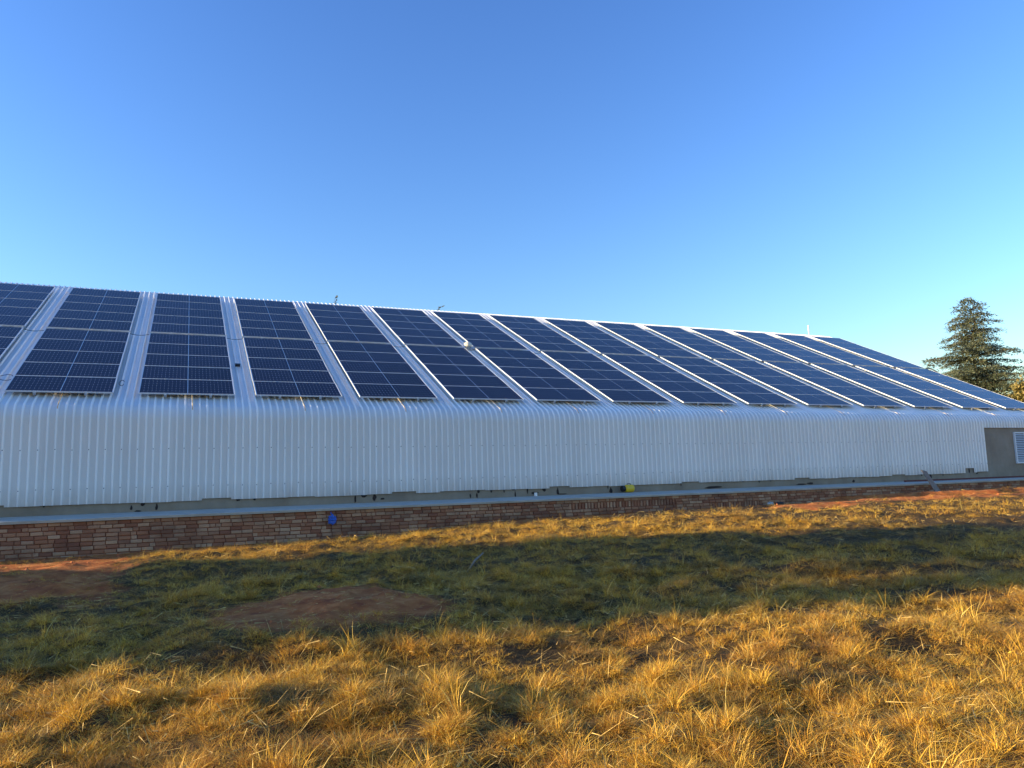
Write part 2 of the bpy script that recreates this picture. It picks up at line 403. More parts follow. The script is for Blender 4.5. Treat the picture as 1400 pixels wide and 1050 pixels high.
# dark chips and drips knocked out of the plaster under the sheeting
def chip(x, z, w, h, tri=False):
    n = 9; V = []
    for q in range(n):
        t = 2*math.pi*q/n; rr = 1+random.uniform(-.25, .25)
        px_, pz_ = .5*w*math.cos(t)*rr, .5*h*math.sin(t)*rr
        if tri: px_ *= (1-.8*(pz_/h+.5))
        V.append((px_, -.004, pz_))
    V2 = [(a_*1.05, .012, c_*1.05) for a_, _, c_ in V]
    F = [tuple(range(n))[::-1]]+[(q, (q+1) % n, (q+1) % n+n, q+n) for q in range(n)]
    o = bpart('plaster_chip', mesh('plaster_chip', V+V2, F, M_CHIP)); o.location += Vector((x, YW+.036, z+ZO))
from_px = [(-1.1, -.47, .07, .13, 1), (-.86, -.40, .09, .10, 0), (-.55, -.46, .08, .16, 1), (-.95, -.56, .16, .04, 0), (-2.9, -.37, .04, .06, 0), (1.3, -.37, .10, .08, 0), (1.7, -.38, .06, .05, 0),
    (4.26, -.47, .05, .20, 0), (4.5, -.38, .19, .14, 0), (4.78, -.44, .10, .16, 0), (5.0, -.49, .12, .05, 0), (7.55, -.50, .035, .13, 0), (7.8, -.38, .12, .13, 1), (7.75, -.5, .04, .14, 0), (8.2, -.38, .05, .10, 0),
    (8.6, -.39, .03, .14, 0), (9.35, -.39, .05, .22, 0), (8.95, -.49, .06, .20, 1), (8.9, -.37, .10, .04, 0), (9.9, -.38, .12, .14, 0), (9.6, -.49, .22, .08, 0), (10.35, -.47, .15, .20, 1), (10.5, -.55, .35, .03, 0),
    (12.1, -.37, .035, .14, 0), (12.2, -.49, .16, .20, 1), (12.95, -.38, .04, .14, 0), (14.85, -.38, .03, .14, 0), (16.2, -.53, .75, .07, 0), (17.4, -.36, .03, .1, 0), (18.1, -.36, .04, .14, 0), (18.6, -.36, .03, .12, 0),
    (20.0, -.54, .5, .05, 0), (20.4, -.52, .3, .07, 0), (26.6, -.42, .10, .2, 0), (26.1, -.36, .05, .1, 0), (27.3, -.38, .05, .1, 0), (28.85, -.26, .07, .18, 0), (29.3, -.38, .10, .06, 0), (22.5, -.5, .12, .1, 0)]
for q in from_px: chip(q[0], q[1]-.0, q[2], q[3], bool(q[4]))
# louvre window at the right end
win = bpart('louvre_window', mesh('louvre_window', *join([box(31.80, 33.2, YW-.03, YW+.038, 1.22+ZO, 1.275+ZO), box(31.80, 33.2, YW-.03, YW+.038, -.03+ZO, .03+ZO),
      box(31.80, 31.86, YW-.03, YW+.038, .03+ZO, 1.22+ZO), box(33.14, 33.2, YW-.03, YW+.038, .03+ZO, 1.22+ZO), box(32.47, 32.53, YW-.025, YW+.038, .03+ZO, 1.22+ZO)]), M_LOUVRE))
pane = obj('window_recess', mesh('window_recess', *box(31.86, 33.14, YW+.030, YW+.038, .03+ZO, 1.22+ZO), M_DARK), win)
for xa, xb in ((31.862, 32.468), (32.532, 33.138)):
    V = [(xa, -.028, -.028), (xb, -.028, -.028), (xb, .022, .018), (xa, .022, .018), (xa, -.030, -.022), (xb, -.030, -.022), (xb, .020, .024), (xa, .020, .024)]
    sm_ = mesh('louvre_slat', V, BF, M_LOUVRE)
    for i in range(16): obj('louvre_slat', sm_, win, (0, YW, .075+i*.0735+ZO))

# ------------------------------------------------------------------ solar panels
ORD = ['first', 'second', 'third', 'fourth', 'fifth', 'sixth', 'seventh', 'eighth', 'ninth', 'tenth', 'eleventh', 'twelfth', 'thirteenth', 'fourteenth']
def colname(k): return 'leftmost column' if k == 1 else ('rightmost column' if k == 15 else ORD[k-1]+' column from the left')
ROWN = ['bottom row', 'second row up', 'third row up', 'fourth row up', 'fifth row up', 'sixth row up', 'fourth row down from the ridge', 'third row down from the ridge', 'second row down from the ridge', 'top row by the ridge']
fw = .009
v, f = join([box(0, PW, 0, fw, -.035, 0), box(0, PW, PH-fw, PH, -.035, 0), box(0, fw, fw, PH-fw, -.035, 0), box(PW-fw, PW, fw, PH-fw, -.035, 0)])
ME_FR = mesh('frame', v, f, M_ALU)
ME_BS = mesh('backsheet', *box(fw, PW-fw, fw, PH-fw, -.010, -.005), M_BACK)
CW, CH = 12*.0923-.004, 6*.1845-.004
ME_CA = mesh('cell_array', *box(.002, CW, .002, CH, -.0045, -.003), M_CELL)
def panel(col, row):
    xk = X0+(col-2)*PITCHX+DX[col-1]+random.uniform(-.004, .004)
    s = (S2 if row >= 5 else 0)+(row % 5)*ROWP
    y, z = roofp(s, 0)
    e = empty('solar_panel', (xk, y, z+ZO), 'dark blue solar panel, %s, %s' % (ROWN[row], colname(col)), 'solar panel', 'solar panels laid on the barn roof', (SLOPE+random.uniform(-.0025, .0025), random.uniform(-.002, .002), 0))
    obj('frame', ME_FR, e); obj('backsheet', ME_BS, e)
    for xo in (PW/2-.007-CW, PW/2+.007): obj('cell_array', ME_CA, e, (xo, (PH-CH)/2, 0))
for c_ in range(1, 16):
    for r_ in range(10): panel(c_, r_)

# mounting rails: two per block of five panels
L5 = 4*ROWP+PH
ME_RAIL = mesh('rail', *box(-.02, .02, -.05, L5+.05, -.078, -.037), M_STEEL)
ME_CLAMP = mesh('clamp', *box(-.022, .022, -.0075, .0075, -.036, .004), M_ALU)
v, f = join([box(-.03, .03, -.012, 0, -.036, .004), box(-.03, .03, -.03, -.012, -.085, -.03)])
ME_ECL = mesh('end_clamp', v, f, M_ALU)
ME_FOOT = mesh('foot', *join([box(-.025, .025, -.03, .03, -.094, -.079), box(-.012, .012, -.02, .02, -.12, -.094)]), M_STEEL)
for c_ in range(1, 16):
    for bi, s0 in enumerate((0, S2)):
        for side, fx in (('left', .27), ('right', .74)):
            y, z = roofp(s0, 0)
            e = empty('mounting_rail', (X0+(c_-2)*PITCHX+DX[c_-1]+fx*PW, y, z+ZO), '%s aluminium rail under the %s half of panels, %s' % (side, ('lower', 'upper')[bi], colname(c_)), 'mounting rail', 'rails carrying the solar panels', (SLOPE, 0, 0))
            obj('rail', ME_RAIL, e)
            for i in range(1, 5): obj('clamp', ME_CLAMP, e, (0, i*ROWP-(ROWP-PH)/2, 0))
            obj('end_clamp', ME_ECL, e); obj('foot', ME_FOOT, e, (0, .0, 0)); obj('foot', ME_FOOT, e, (0, L5, 0))

# cables hopping between columns through the gap half-way up the roof, and small clips
def roofxyz(x, s, off): y, z = roofp(s, off); return Vector((x, y, z+ZO))
for c_ in range(1, 15):
    xa = X0+(c_-2)*PITCHX+DX[c_-1]+PW-.05; xb = X0+(c_-1)*PITCHX+DX[c_]+.05
    s0 = 5.82+random.uniform(-.04, .04)
    pts = [roofxyz(xa+(xb-xa)*t, s0-.10*math.sin(math.pi*t)+random.uniform(-.01, .01), -.06-.03*math.sin(math.pi*t)) for t in np.linspace(0, 1, 9)]
    o = obj('cable', mesh('cable', *tube(pts, .008, 5), M_BLACK, True))
    tag(o, 'thin black cable sagging across the roof gap right of the %s' % colname(c_), 'cable', 'cables crossing the roof gaps')
for nm, cx_, s0, lab in (('a', -4.08, 1.18, 'black cable loop lying in the roof gap beside the leftmost column'), ('b', -1.50, .95, 'small black cable loop at the right edge of the second column')):
    pts = [roofxyz(cx_+.16*math.cos(t)*(1 if nm == 'a' else .35), s0+.22*math.sin(t), -.075+.01*math.sin(2*t)) for t in np.linspace(.3, 6.0, 18)]
    tag(obj('cable_loop', mesh('cable_loop', *tube(pts, .008, 5), M_BLACK, True)), lab, 'cable')
# added tan strip imitating a sunlit streak on one rib below each column
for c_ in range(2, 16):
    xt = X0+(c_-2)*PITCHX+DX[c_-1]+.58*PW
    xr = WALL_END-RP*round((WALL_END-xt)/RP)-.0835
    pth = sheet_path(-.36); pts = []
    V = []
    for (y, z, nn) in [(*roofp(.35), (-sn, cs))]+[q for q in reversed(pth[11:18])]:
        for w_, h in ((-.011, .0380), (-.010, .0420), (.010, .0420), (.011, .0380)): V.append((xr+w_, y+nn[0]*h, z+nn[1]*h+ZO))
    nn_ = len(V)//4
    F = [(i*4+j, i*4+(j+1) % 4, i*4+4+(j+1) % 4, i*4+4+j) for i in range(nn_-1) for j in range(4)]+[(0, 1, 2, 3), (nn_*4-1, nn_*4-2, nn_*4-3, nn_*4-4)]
    tag(obj('sunstreak', mesh('sunstreak', V, F, M_TAN)), 'added sunlit streak on a rib below the %s' % colname(c_), 'sunstreak', 'added sunlit streaks at the eave')
# black box, cream cap, ridge post
bx_ = empty('junction_box', roofxyz(1.43, 2.9, -.128), 'small black box in the roof gap right of the third column', 'junction box', rot=(SLOPE, 0, 0))
obj('body', mesh('body', *box(-.07, .07, -.05, .05, .0, .06), M_BLACK), bx_); obj('lid', mesh('lid', *box(-.075, .075, -.055, .055, .0605, .07), M_BLACK), bx_)
cp = empty('vent_cap', roofxyz(9.80, 6.05, -.128), 'round cream vent cap in the roof gap between the sixth and seventh columns', 'vent cap', rot=(SLOPE, 0, 0))
obj('collar', mesh('collar', *tube([(0, 0, 0), (0, 0, .14)], .11, 14), M_STEEL, False), cp)
obj('cap', mesh('cap', *tube([(0, 0, .141), (0, 0, .17), (0, 0, .23), (0, 0, .27)], [.155, .165, .13, .05], 16), M_CREAM, False), cp)
ps = empty('ridge_post', roofxyz(33.45, 12.9, -.1), 'thin white vent pipe standing on the ridge near its right end', 'vent pipe')
obj('pipe', mesh('pipe', *tube([(0, 0, -.1), (0, 0, .42)], .035, 10), M_WHITE, True), ps)
obj('cowl', mesh('cowl', *tube([(0, 0, .421), (0, 0, .45), (0, 0, .48)], [.05, .052, .02], 10), M_WHITE), ps)
pts = [roofxyz(34.62, 5.86, -.03), roofxyz(34.74, 5.85, .02), roofxyz(34.80, 5.7, .03), roofxyz(34.81, 5.45, -.01), roofxyz(34.80, 5.2, -.07)]
tag(obj('conduit', mesh('conduit', *tube(pts, .035, 7), M_BLACK, True)), 'black conduit bending over the right roof edge between panel blocks', 'conduit')

# ------------------------------------------------------------------ ledge and brick retaining wall
LZ = -.60
bw = empty('brick_wall', (10, YB, gz(10, YB)+ZO), 'low weathered red brick retaining wall topped by a concrete ledge along the barn', 'brick wall')
wl = Vector(bw.location)
def wpart(name, me, loc=(0, 0, 0), kind=None):
    o = obj(name, me, bw, Vector(loc)-wl)
    if kind: o['kind'] = kind
    return o
WX0, WX1 = -11.5, 31.6
wpart('mortar', mesh('mortar', *box(WX0, WX1, YB+.022, YB+.35, -1.75+ZO, LZ-.062+ZO), M_MORTAR))
# slab with slightly wavy nose
V = []; xs_ = np.arange(WX0-.02, WX1+.3, .35)
for x in xs_:
    j = .012*(random.random()-.5); k2 = .008*(random.random()-.5)
    V += [(x, YB-.045+j, LZ-.060+ZO), (x, YB-.050+j, LZ-.012+k2+ZO), (x, YB-.035+j, LZ+k2+ZO), (x, YW+.038, LZ+.02+ZO), (x, YW+.038, LZ-.060+ZO)]
F = [(i*5+j, i*5+5+j, i*5+5+(j+1) % 5, i*5+(j+1) % 5) for i in range(len(xs_)-1) for j in range(5)]+[(0, 1, 2, 3, 4), tuple(len(V)-1-k for k in range(5))]
wpart('concrete_slab', mesh('concrete_slab', V, F, M_CONC))
def brick_geo(L, H, D=.10):
    j = lambda a: random.uniform(-a, a); c = .006
    V = [(c+j(.004), 0+j(.005), c+j(.003)), (L-c+j(.004), j(.005), c+j(.003)), (L-c+j(.004), j(.005), H-c+j(.003)), (c+j(.004), j(.005), H-c+j(.003)),
         (j(.003), .010, j(.002)), (L+j(.003), .010, j(.002)), (L+j(.003), .010, H+j(.002)), (j(.003), .010, H+j(.002)),
         (0, D, 0), (L, D, 0), (L, D, H), (0, D, H)]
    F = [(0, 1, 2, 3), (0, 4, 5, 1), (1, 5, 6, 2), (2, 6, 7, 3), (3, 7, 4, 0), (4, 8, 9, 5), (5, 9, 10, 6), (6, 10, 11, 7), (7, 11, 8, 4)]
    return V, F
BM = [mesh('brick', *brick_geo(.218, .070), M_BRICK) for _ in range(8)]
BH = [mesh('brick', *brick_geo(.104, .070), M_BRICK) for _ in range(4)]
BS_ = [mesh('brick', *brick_geo(.066, .150), M_BRICK) for _ in range(4)]
slots = []
top = LZ-.064; CR = .084
for course in range(11):
    zc = top-(course+1)*CR+.010
    x = WX0+(course % 2)*-.115+random.uniform(-.03, .03)
    while x < WX1-.1:
        soldier = (9.4 < x < 12.9 and course in (1, 2)) or (14.2 < x < 16.0 and course in (3, 4))
        if soldier:
            if course in (1, 3): slots.append((x, zc-CR, 'S'))
            x += .098; continue
        w_ = .115 if random.random() < .14 else .232
        if zc+.07 > float(gz(x, YB-.05))-.02:
            slots.append((x+random.uniform(-.004, .004), zc+random.uniform(-.004, .004), 'H' if w_ < .2 else 'M'))
        x += w_
vis = sorted([q for q in slots if q[0] > -3.45], key=lambda q: q[0]*q[0]+YB*YB+(q[0] < 0)*.01)
vis = sorted([q for q in slots if q[0] > -3.45], key=lambda q: math.hypot(q[0], YB)*(1+0*q[0]))[:298]
vset = set(map(id, vis)); parts = []
for q in slots:
    dy = random.uniform(-.008, .007)
    src = {'M': BM, 'H': BH, 'S': BS_}[q[2]]; me = random.choice(src)
    if id(q) in vset:
        o = wpart('brick', me, (q[0], YB+dy, q[1]+ZO)); o.rotation_euler = (random.uniform(-.01, .01), random.uniform(-.012, .012), random.uniform(-.015, .015))
    else:
        parts.append(([(v.co.x+q[0], v.co.y+YB+dy, v.co.z+q[1]+ZO) for v in me.vertices], [tuple(p_.vertices) for p_ in me.polygons]))
wpart('brick_courses', mesh('brick_courses', *join(parts), M_BRICK), kind='stuff')
# small step at the right end of the ledge
wpart('end_block', mesh('end_block', *box(WX1+.01, WX1+2.9, YB+.30, YW+.035, -1.7+ZO, LZ-.09+ZO), M_CONC))

# things on the ledge
def ledge(x, y): return Vector((x, y, LZ+.004+ZO+.02*(y-YB)/2.3))
jc = empty('jerrycan', ledge(12.55, 20.02), 'yellow plastic canister with black end lying on the ledge', 'canister')
v, f = tube([(0, 0, .12), (.03, 0, .12), (.06, 0, .12), (.30, 0, .12), (.33, 0, .12)], [.06, .10, .118, .118, .08], 12)
obj('body', mesh('body', v, f, M_YEL, False), jc)
obj('cap', mesh('cap', *tube([(-.09, 0, .12), (-.001, 0, .12)], .095, 12), M_BLACK), jc)
obj('handle', mesh('handle', *tube([(.10, 0, .235), (.12, 0, .27), (.22, 0, .27), (.24, 0, .235)], .012, 6), M_BLACK, True), jc)
tn = empty('tin_can', ledge(9.5, 20.0), 'small white tin standing on the ledge against the plaster', 'tin can')
obj('body', mesh('body', *tube([(0, 0, 0), (0, 0, .10)], .045, 12), M_WHITE), tn); obj('rim', mesh('rim', *tube([(0, 0, .1005), (0, 0, .108)], .048, 12), M_STEEL), tn)
# leaning board
a_ = Vector((23.05, 17.80, -.20+ZO)); b_ = Vector((23.20, 17.42, float(gz(23.2, 17.42))+ZO-.03)); w_ = Vector((.13, 0, .0)); t_ = Vector((0, -.035, .0))
V = [b_-w_, b_+w_, a_+w_*.8, a_-w_+Vector((0, 0, .05)), b_-w_+t_, b_+w_+t_, a_+w_*.8+t_, a_-w_+t_+Vector((0, 0, .05))]
tag(obj('leaning_board', mesh('leaning_board', V, [(0, 1, 2, 3), (7, 6, 5, 4), (0, 4, 5, 1), (1, 5, 6, 2), (2, 6, 7, 3), (3, 7, 4, 0)], M_BOARD)), 'weathered grey board leaning against the front of the ledge', 'board')
tag(obj('timber_plank', mesh('timber_plank', *box(24.2, 31.9, 19.4, 19.52, LZ+.015+ZO, LZ+.075+ZO), M_RUSTRED)), 'long dark red plank lying on the ledge at the right end', 'plank')
# blue plastic scrap against the bricks
bm = bmesh.new(); bmesh.ops.create_icosphere(bm, subdivisions=3, radius=1)
for vv in bm.verts:
    n_ = math.sin(vv.co.x*7+1)*.12+math.sin(vv.co.y*9)*.1+math.sin(vv.co.z*11+2)*.12
    vv.co = Vector((vv.co.x*.085, vv.co.y*.05, vv.co.z*.12))*(1+n_)
me = bpy.data.meshes.new('plastic_bag'); bm.to_mesh(me); bm.free(); me.materials.append(M_BLUE)
bgp = empty('plastic_bag', (3.22, YB-.05, -.87+ZO), 'crumpled bright blue plastic bag stuck on the brick wall', 'plastic bag')
obj('bag', me, bgp); obj('tie', mesh('tie', *tube([(0, 0, .10), (-.03, .01, .15), (-.02, .04, .18)], .012, 5), M_BLUE, True), bgp)
# rubble at the wall foot
def rock(name, x, y, sx, sy, sz_, mat, label, cat):
    bm = bmesh.new(); bmesh.ops.create_icosphere(bm, subdivisions=2, radius=1)
    for vv in bm.verts: vv.co = Vector((vv.co.x*sx, vv.co.y*sy, vv.co.z*sz_))*(1+random.uniform(-.14, .14))
    me = bpy.data.meshes.new(name); bm.to_mesh(me); bm.free(); me.materials.append(mat)
    tag(obj(name, me, None, (x, y, float(gz(x, y))+ZO+sz_*.5), (0, 0, random.random())), label, cat)
rock('rubble_lump', 16.1, 17.6, .17, .10, .06, M_CONC, 'pale broken concrete lump at the foot of the brick wall', 'rubble')
rock('dark_stone', 16.45, 17.62, .20, .12, .07, M_CHIP, 'dark stone beside the pale lump at the wall foot', 'stone')
# stick in the grass
tag(obj('stick', mesh('stick', *tube([(4.1, 11.2, float(gz(4.1, 11.2))+ZO), (4.25, 11.25, float(gz(4.2, 11.2))+ZO+.14), (4.42, 11.32, float(gz(4.3, 11.3))+ZO+.24)], [.018, .016, .010], 6), M_BOARD, True)), 'pale stick poking up out of the shaded grass', 'stick')

# ------------------------------------------------------------------ trees
def needles_tree(name, loc, H, label, cat, seed, Lf, nbr, mat, dense=1.0, z0=.12, card=(.22, .07), droop=.18, group=None):
    rg = np.random.default_rng(seed)
    e = empty(name, loc, label, cat, group)
    tp = [(0, 0, 0)]+[(rg.normal(0, .04)*k, rg.normal(0, .04)*k, H*k/7) for k in range(1, 7)]+[(0, 0, H*.985)]
    trunk = obj('trunk', mesh('trunk', *tube(tp, [H*.024*(1-k/7.6) for k in range(8)], 9), M_BARK, True), e)
    tris = []; limbs = []
    for i in range(nbr):
        u = (i+rg.random())/nbr; h = H*(z0+(1-z0)*min(.995, max(0, u**.95+rg.normal(0, .012)))); d = H-h
        ph = i*2.39996+rg.normal(0, .35); L = Lf(d)*(rg.uniform(.45, 1.05) if rg.random() < .8 else rg.uniform(1.05, 1.3))
        dv = np.array([math.cos(ph), math.sin(ph), 0]); sv = np.array([-math.sin(ph), math.cos(ph), 0])
        up0 = .25+.5*max(0, 1-d/(H*.35)); n = max(4, int(L/.28*dense))
        spine = []
        for k in range(n+1):
            t = k/n; spine.append(np.array([0, 0, h])+dv*L*t+np.array([0, 0, L*(up0*t-(droop+up0)*t*t+.12*t**4)]))
        if L > .9: limbs.append(tube([tuple(spine[0]), tuple(spine[n//2]), tuple(spine[-1])], [.02+L*.014, .015+L*.008, .008], 5))
        for k in range(1, n+1):
            t = k/n; P0 = spine[k]
            for side in (-1, 1, 0):
                tl = (L*.34*(1-t*.75)+.12)*rg.uniform(.6, 1.2) if side else .3
                td = dv*(.75 if side else 1)+sv*side*rg.uniform(.6, 1.1)+np.array([0, 0, rg.uniform(-.25, .05)]); td /= np.linalg.norm(td)
                m = max(2, int(tl/.10*dense))
                q = rg.random(m)[:, None]
                c0 = P0+td*tl*q+rg.normal(0, .055, (m, 3))*np.array([1, 1, 1.3])+np.array([0, 0, -.22])*q**2
                a = td+rg.normal(0, .45, (m, 3)); a /= np.linalg.norm(a, axis=1)[:, None]
                b2 = np.cross(a, rg.normal(0, .6, (m, 3))+np.array([0, 0, 1.0])); b2 /= np.linalg.norm(b2, axis=1)[:, None]
                l_ = card[0]*rg.uniform(.6, 1.3, (m, 1)); w2 = card[1]*rg.uniform(.6, 1.3, (m, 1))
                tris.append(np.stack([c0-b2*w2, c0+b2*w2, c0+a*l_], 1))
    obj('limbs', mesh('limbs', *join(limbs), M_BARK, True), e)
    obj('crown', tri_mesh('crown', np.concatenate(tris), mat), e)
    return e
needles_tree('cedar_tree', (54.9, 37.2, .55), 13.7, 'tall dark green cedar with layered branches beyond the right end of the roof', 'tree', 5, lambda d: .06+.98*d**.70, 215, M_NEEDLE, 1.8, .1, (.17, .04), .12)
def leafy(name, loc, H, rx, label, cat, seed, mat, n=16000, size=.14, clumps=60, z0=.3, group=None, ry=None):
    rg = np.random.default_rng(seed); e = empty(name, loc, label, cat, group); ry = ry or rx
    cz, rz = H*(z0+1)/2, H*(1-z0)/2
    obj('trunk', mesh('trunk', *tube([(0, 0, 0), (.1, .05, H*.3), (0, .1, H*.6), (.05, 0, H*.85)], [H*.03, H*.022, H*.012, .03], 8), M_BARK, True), e)
    C = rg.normal(0, 1, (clumps, 3)); C /= np.linalg.norm(C, axis=1)[:, None]; C *= rg.uniform(.35, .92, (clumps, 1))**.6
    C = C*np.array([rx, ry, rz])+np.array([0, 0, cz]); cr = rg.uniform(.20, .40, clumps)*min(rx, rz)
    parts_ = [tube([(0, 0, H*.45), tuple(C[i]*.6+np.array([0, 0, H*.18])), tuple(C[i])], [.07, .04, .015], 5) for i in range(0, clumps, 3)]
    obj('limbs', mesh('limbs', *join(parts_), M_BARK, True), e)
    k = rg.integers(0, clumps, n); c0 = C[k]+rg.normal(0, .5, (n, 3))*cr[k][:, None]
    a = rg.normal(0, 1, (n, 3)); a /= np.linalg.norm(a, axis=1)[:, None]; b2 = np.cross(a, rg.normal(0, 1, (n, 3))); b2 /= np.linalg.norm(b2, axis=1)[:, None]
    s = size*rg.uniform(.6, 1.3, (n, 1))
    obj('crown', tri_mesh('crown', np.stack([c0-b2*s*.5, c0+b2*s*.5, c0+a*s*1.3], 1), mat), e)
    return e
leafy('yellow_tree', (51.4, 31.0, .8), 6.2, 1.9, 'rounded yellow-green tree cut by the right edge, beside the cedar', 'tree', 3, M_LEAF, 30000, .17, 90, .12)
# two thin saplings behind the ridge, only their tips show
def sapling(loc, H, label, seed, n):
    rg = random.Random(seed); e = empty('sapling', loc, label, 'sapling', 'sapling tips above the ridge')
    pts = [(0, 0, 0), (.1, 0, H*.5), (0, 0, H*.9), (.35, 0, H)]
    obj('trunk', mesh('trunk', *tube(pts, [.06, .04, .018, .006], 6), M_BARK, True), e)
    tw, lv = [], []
    for i in range(n):
        t = rg.uniform(0, 1); base_ = Vector((.35*t, 0, H*(.9+.1*t))); d = Vector((rg.uniform(-.2, 1), rg.uniform(-.6, .6), rg.uniform(.1, .8))).normalized(); L = rg.uniform(.15, .4)
        tw.append(tube([base_, base_+d*L], [.009, .004], 4))
        for k in range(5):
            c = base_+d*L*rg.uniform(.4, 1.05); a = Vector((rg.uniform(-1, 1), rg.uniform(-1, 1), rg.uniform(-1, 1))).normalized()
            b3 = a.cross(Vector((.3, 1, .2))).normalized(); lv.append([c-b3*.035, c+b3*.035, c+a*.11])
    obj('twigs', mesh('twigs', *join(tw), M_BARK), e); obj('leaves', tri_mesh('leaves', np.array([[list(v_) for v_ in t_] for t_ in lv]), M_DLEAF), e)
sapling((8.0, 45.25, 0), 11.35+ZO-.02, 'leafy twig tip above the ridge over the fifth column', 1, 11)
sapling((14.1, 43.7, 0), 10.75+ZO-.02, 'smaller twig tip above the ridge over the seventh column', 2, 6)
# tall trees to the left of the view; their long shadows lie across the grass
for i, (x, y, H, s_, Lw) in enumerate([(-31, 19.9, 13.2, 21, .80), (-38, 21.8, 14.2, 22, .58), (-29, 16.2, 8.4, 23, .62), (-33, 22.0, 8.6, 24, .34)]):
    leafy('shade_tree', (x, y, .1), H, 2.9*Lw, ['tall dense tree out on the left, in the middle of the clump', 'tallest tree out on the left, farthest from the barn end', 'low bushy tree out on the left, nearest the viewer', 'low bushy tree out on the left, nearest the barn wall line'][i], 'tree', s_, M_DLEAF, 9500, .30, 60, .08, 'trees left of the barn')

# ------------------------------------------------------------------ grass
def grass_mat(name, dry, green):
    m = bpy.data.materials.new(name); m.use_nodes = True; nt = m.node_tree
    b = nt.nodes['Principled BSDF']; out = nt.nodes['Material Output']
    g = nt.nodes.new('ShaderNodeNewGeometry')
    at = nt.nodes.new('ShaderNodeAttribute'); at.attribute_type = 'INSTANCER'; at.attribute_name = 'tint'
    cd_ = ramp(nt, g.outputs['Random Per Island'], dry); cg = ramp(nt, g.outputs['Random Per Island'], green)
    f_ = mth(nt, 'MULTIPLY_ADD', g.outputs['Random Per Island'], .5, mth(nt, 'SUBTRACT', at.outputs['Fac'], .25))
    f_ = ramp(nt, f_, [(.3, (0,)*3), (.7, (1,)*3)])
    c = mix(nt, f_, cd_, cg)
    at2 = nt.nodes.new('ShaderNodeAttribute'); at2.attribute_type = 'INSTANCER'; at2.attribute_name = 'warm'
    c = mix(nt, mth(nt, 'MULTIPLY', at2.outputs['Fac'], .45), c, (.42, .17, .04))
    nt.links.new(c, b.inputs['Base Color']); b.inputs['Roughness'].default_value = .55; b.inputs['Specular IOR Level'].default_value = .25
    t = nt.nodes.new('ShaderNodeBsdfTranslucent'); nt.links.new(c, t.inputs[0])
    mx = nt.nodes.new('ShaderNodeMixShader'); mx.inputs[0].default_value = .28
    nt.links.new(b.outputs[0], mx.inputs[1]); nt.links.new(t.outputs[0], mx.inputs[2]); nt.links.new(mx.outputs[0], out.inputs[0])
    return m
M_GRASS = grass_mat('dry_veld_grass', [(0, (.14, .06, .016)), (.2, (.42, .20, .03)), (.5, (.68, .385, .045)), (.8, (.82, .53, .07)), (1, (.88, .68, .22))],
                    [(0, (.06, .05, .016)), (.5, (.17, .14, .04)), (1, (.42, .28, .09))])
def tuft_mesh(name, nb, hmin, hmax, rad, lean, wid, seed, flat=False):
    rg = np.random.default_rng(seed)
    ph = rg.random(nb)*6.283; r = rad*np.sqrt(rg.random(nb)); base = np.stack([r*np.cos(ph), r*np.sin(ph), np.full(nb, -.02)], 1)
    h = rg.uniform(hmin, hmax, nb); az = ph+rg.normal(0, .9, nb); ln = lean*rg.uniform(.2, 1.4, nb)
    d = np.stack([np.cos(az), np.sin(az), np.zeros(nb)], 1); side = np.stack([-np.sin(az), np.cos(az), np.zeros(nb)], 1)
    side = side*np.cos(rg.uniform(-1.2, 1.2, nb))[:, None]+d*np.sin(rg.uniform(-1.2, 1.2, nb))[:, None]
    w = wid*rg.uniform(.6, 1.3, nb)
    up = np.array([0, 0, 1.0])
    if flat: h = h*.25
    pts = []
    for t in (0, .35, .7, 1):
        pts.append(base+d*(ln*(hmax if flat else 1)*h.max()*t**1.8)[:, None]*(1 if flat else 1)+up*(h*(t-.32*np.minimum(ln, 1.6)*t*t))[:, None])
    V = []; F = []
    W_ = [1, .85, .55]
    arr = np.zeros((nb, 7, 3))
    for i in range(3):
        arr[:, 2*i] = pts[i]-side*(w*W_[i]*.5)[:, None]; arr[:, 2*i+1] = pts[i]+side*(w*W_[i]*.5)[:, None]
    arr[:, 6] = pts[3]
    V = arr.reshape(-1, 3)
    for b_i in range(nb):
        o_ = b_i*7; F += [(o_, o_+1, o_+3, o_+2), (o_+2, o_+3, o_+5, o_+4), (o_+4, o_+5, o_+6)]
    return mesh(name, V, F, M_GRASS)
tc = bpy.data.collections.new('grass_tufts')           # sources for the instancer only, never linked to the scene
specs = [  # name, blades, hmin, hmax, rad, lean, width
    (38, .05, .15, .07, 1.0, .0046), (42, .04, .13, .09, 1.3, .0048), (32, .07, .19, .06, .9, .0042), (46, .03, .10, .11, 1.6, .005),
    (40, .03, .08, .12, 2.0, .005), (44, .03, .09, .10, 1.4, .005), (36, .02, .07, .13, 2.6, .005), (50, .05, .14, .10, 1.7, .0046),
    (7, .22, .42, .05, .5, .004), (20, .03, .09, .16, 3.2, .0052)]
for i, s_ in enumerate(specs):
    o = bpy.data.objects.new('tuft_%02d' % i, tuft_mesh('tuft', *s_, seed=40+i)); tc.objects.link(o)
def scatter(n, rmin, rmax, power=1.0):
    rr = np.sqrt(RNG.uniform(rmin**2, rmax**2, n)); th = RNG.uniform(R(-20), R(72), n)
    return rr*np.sin(th), rr*np.cos(th)
P_ = []
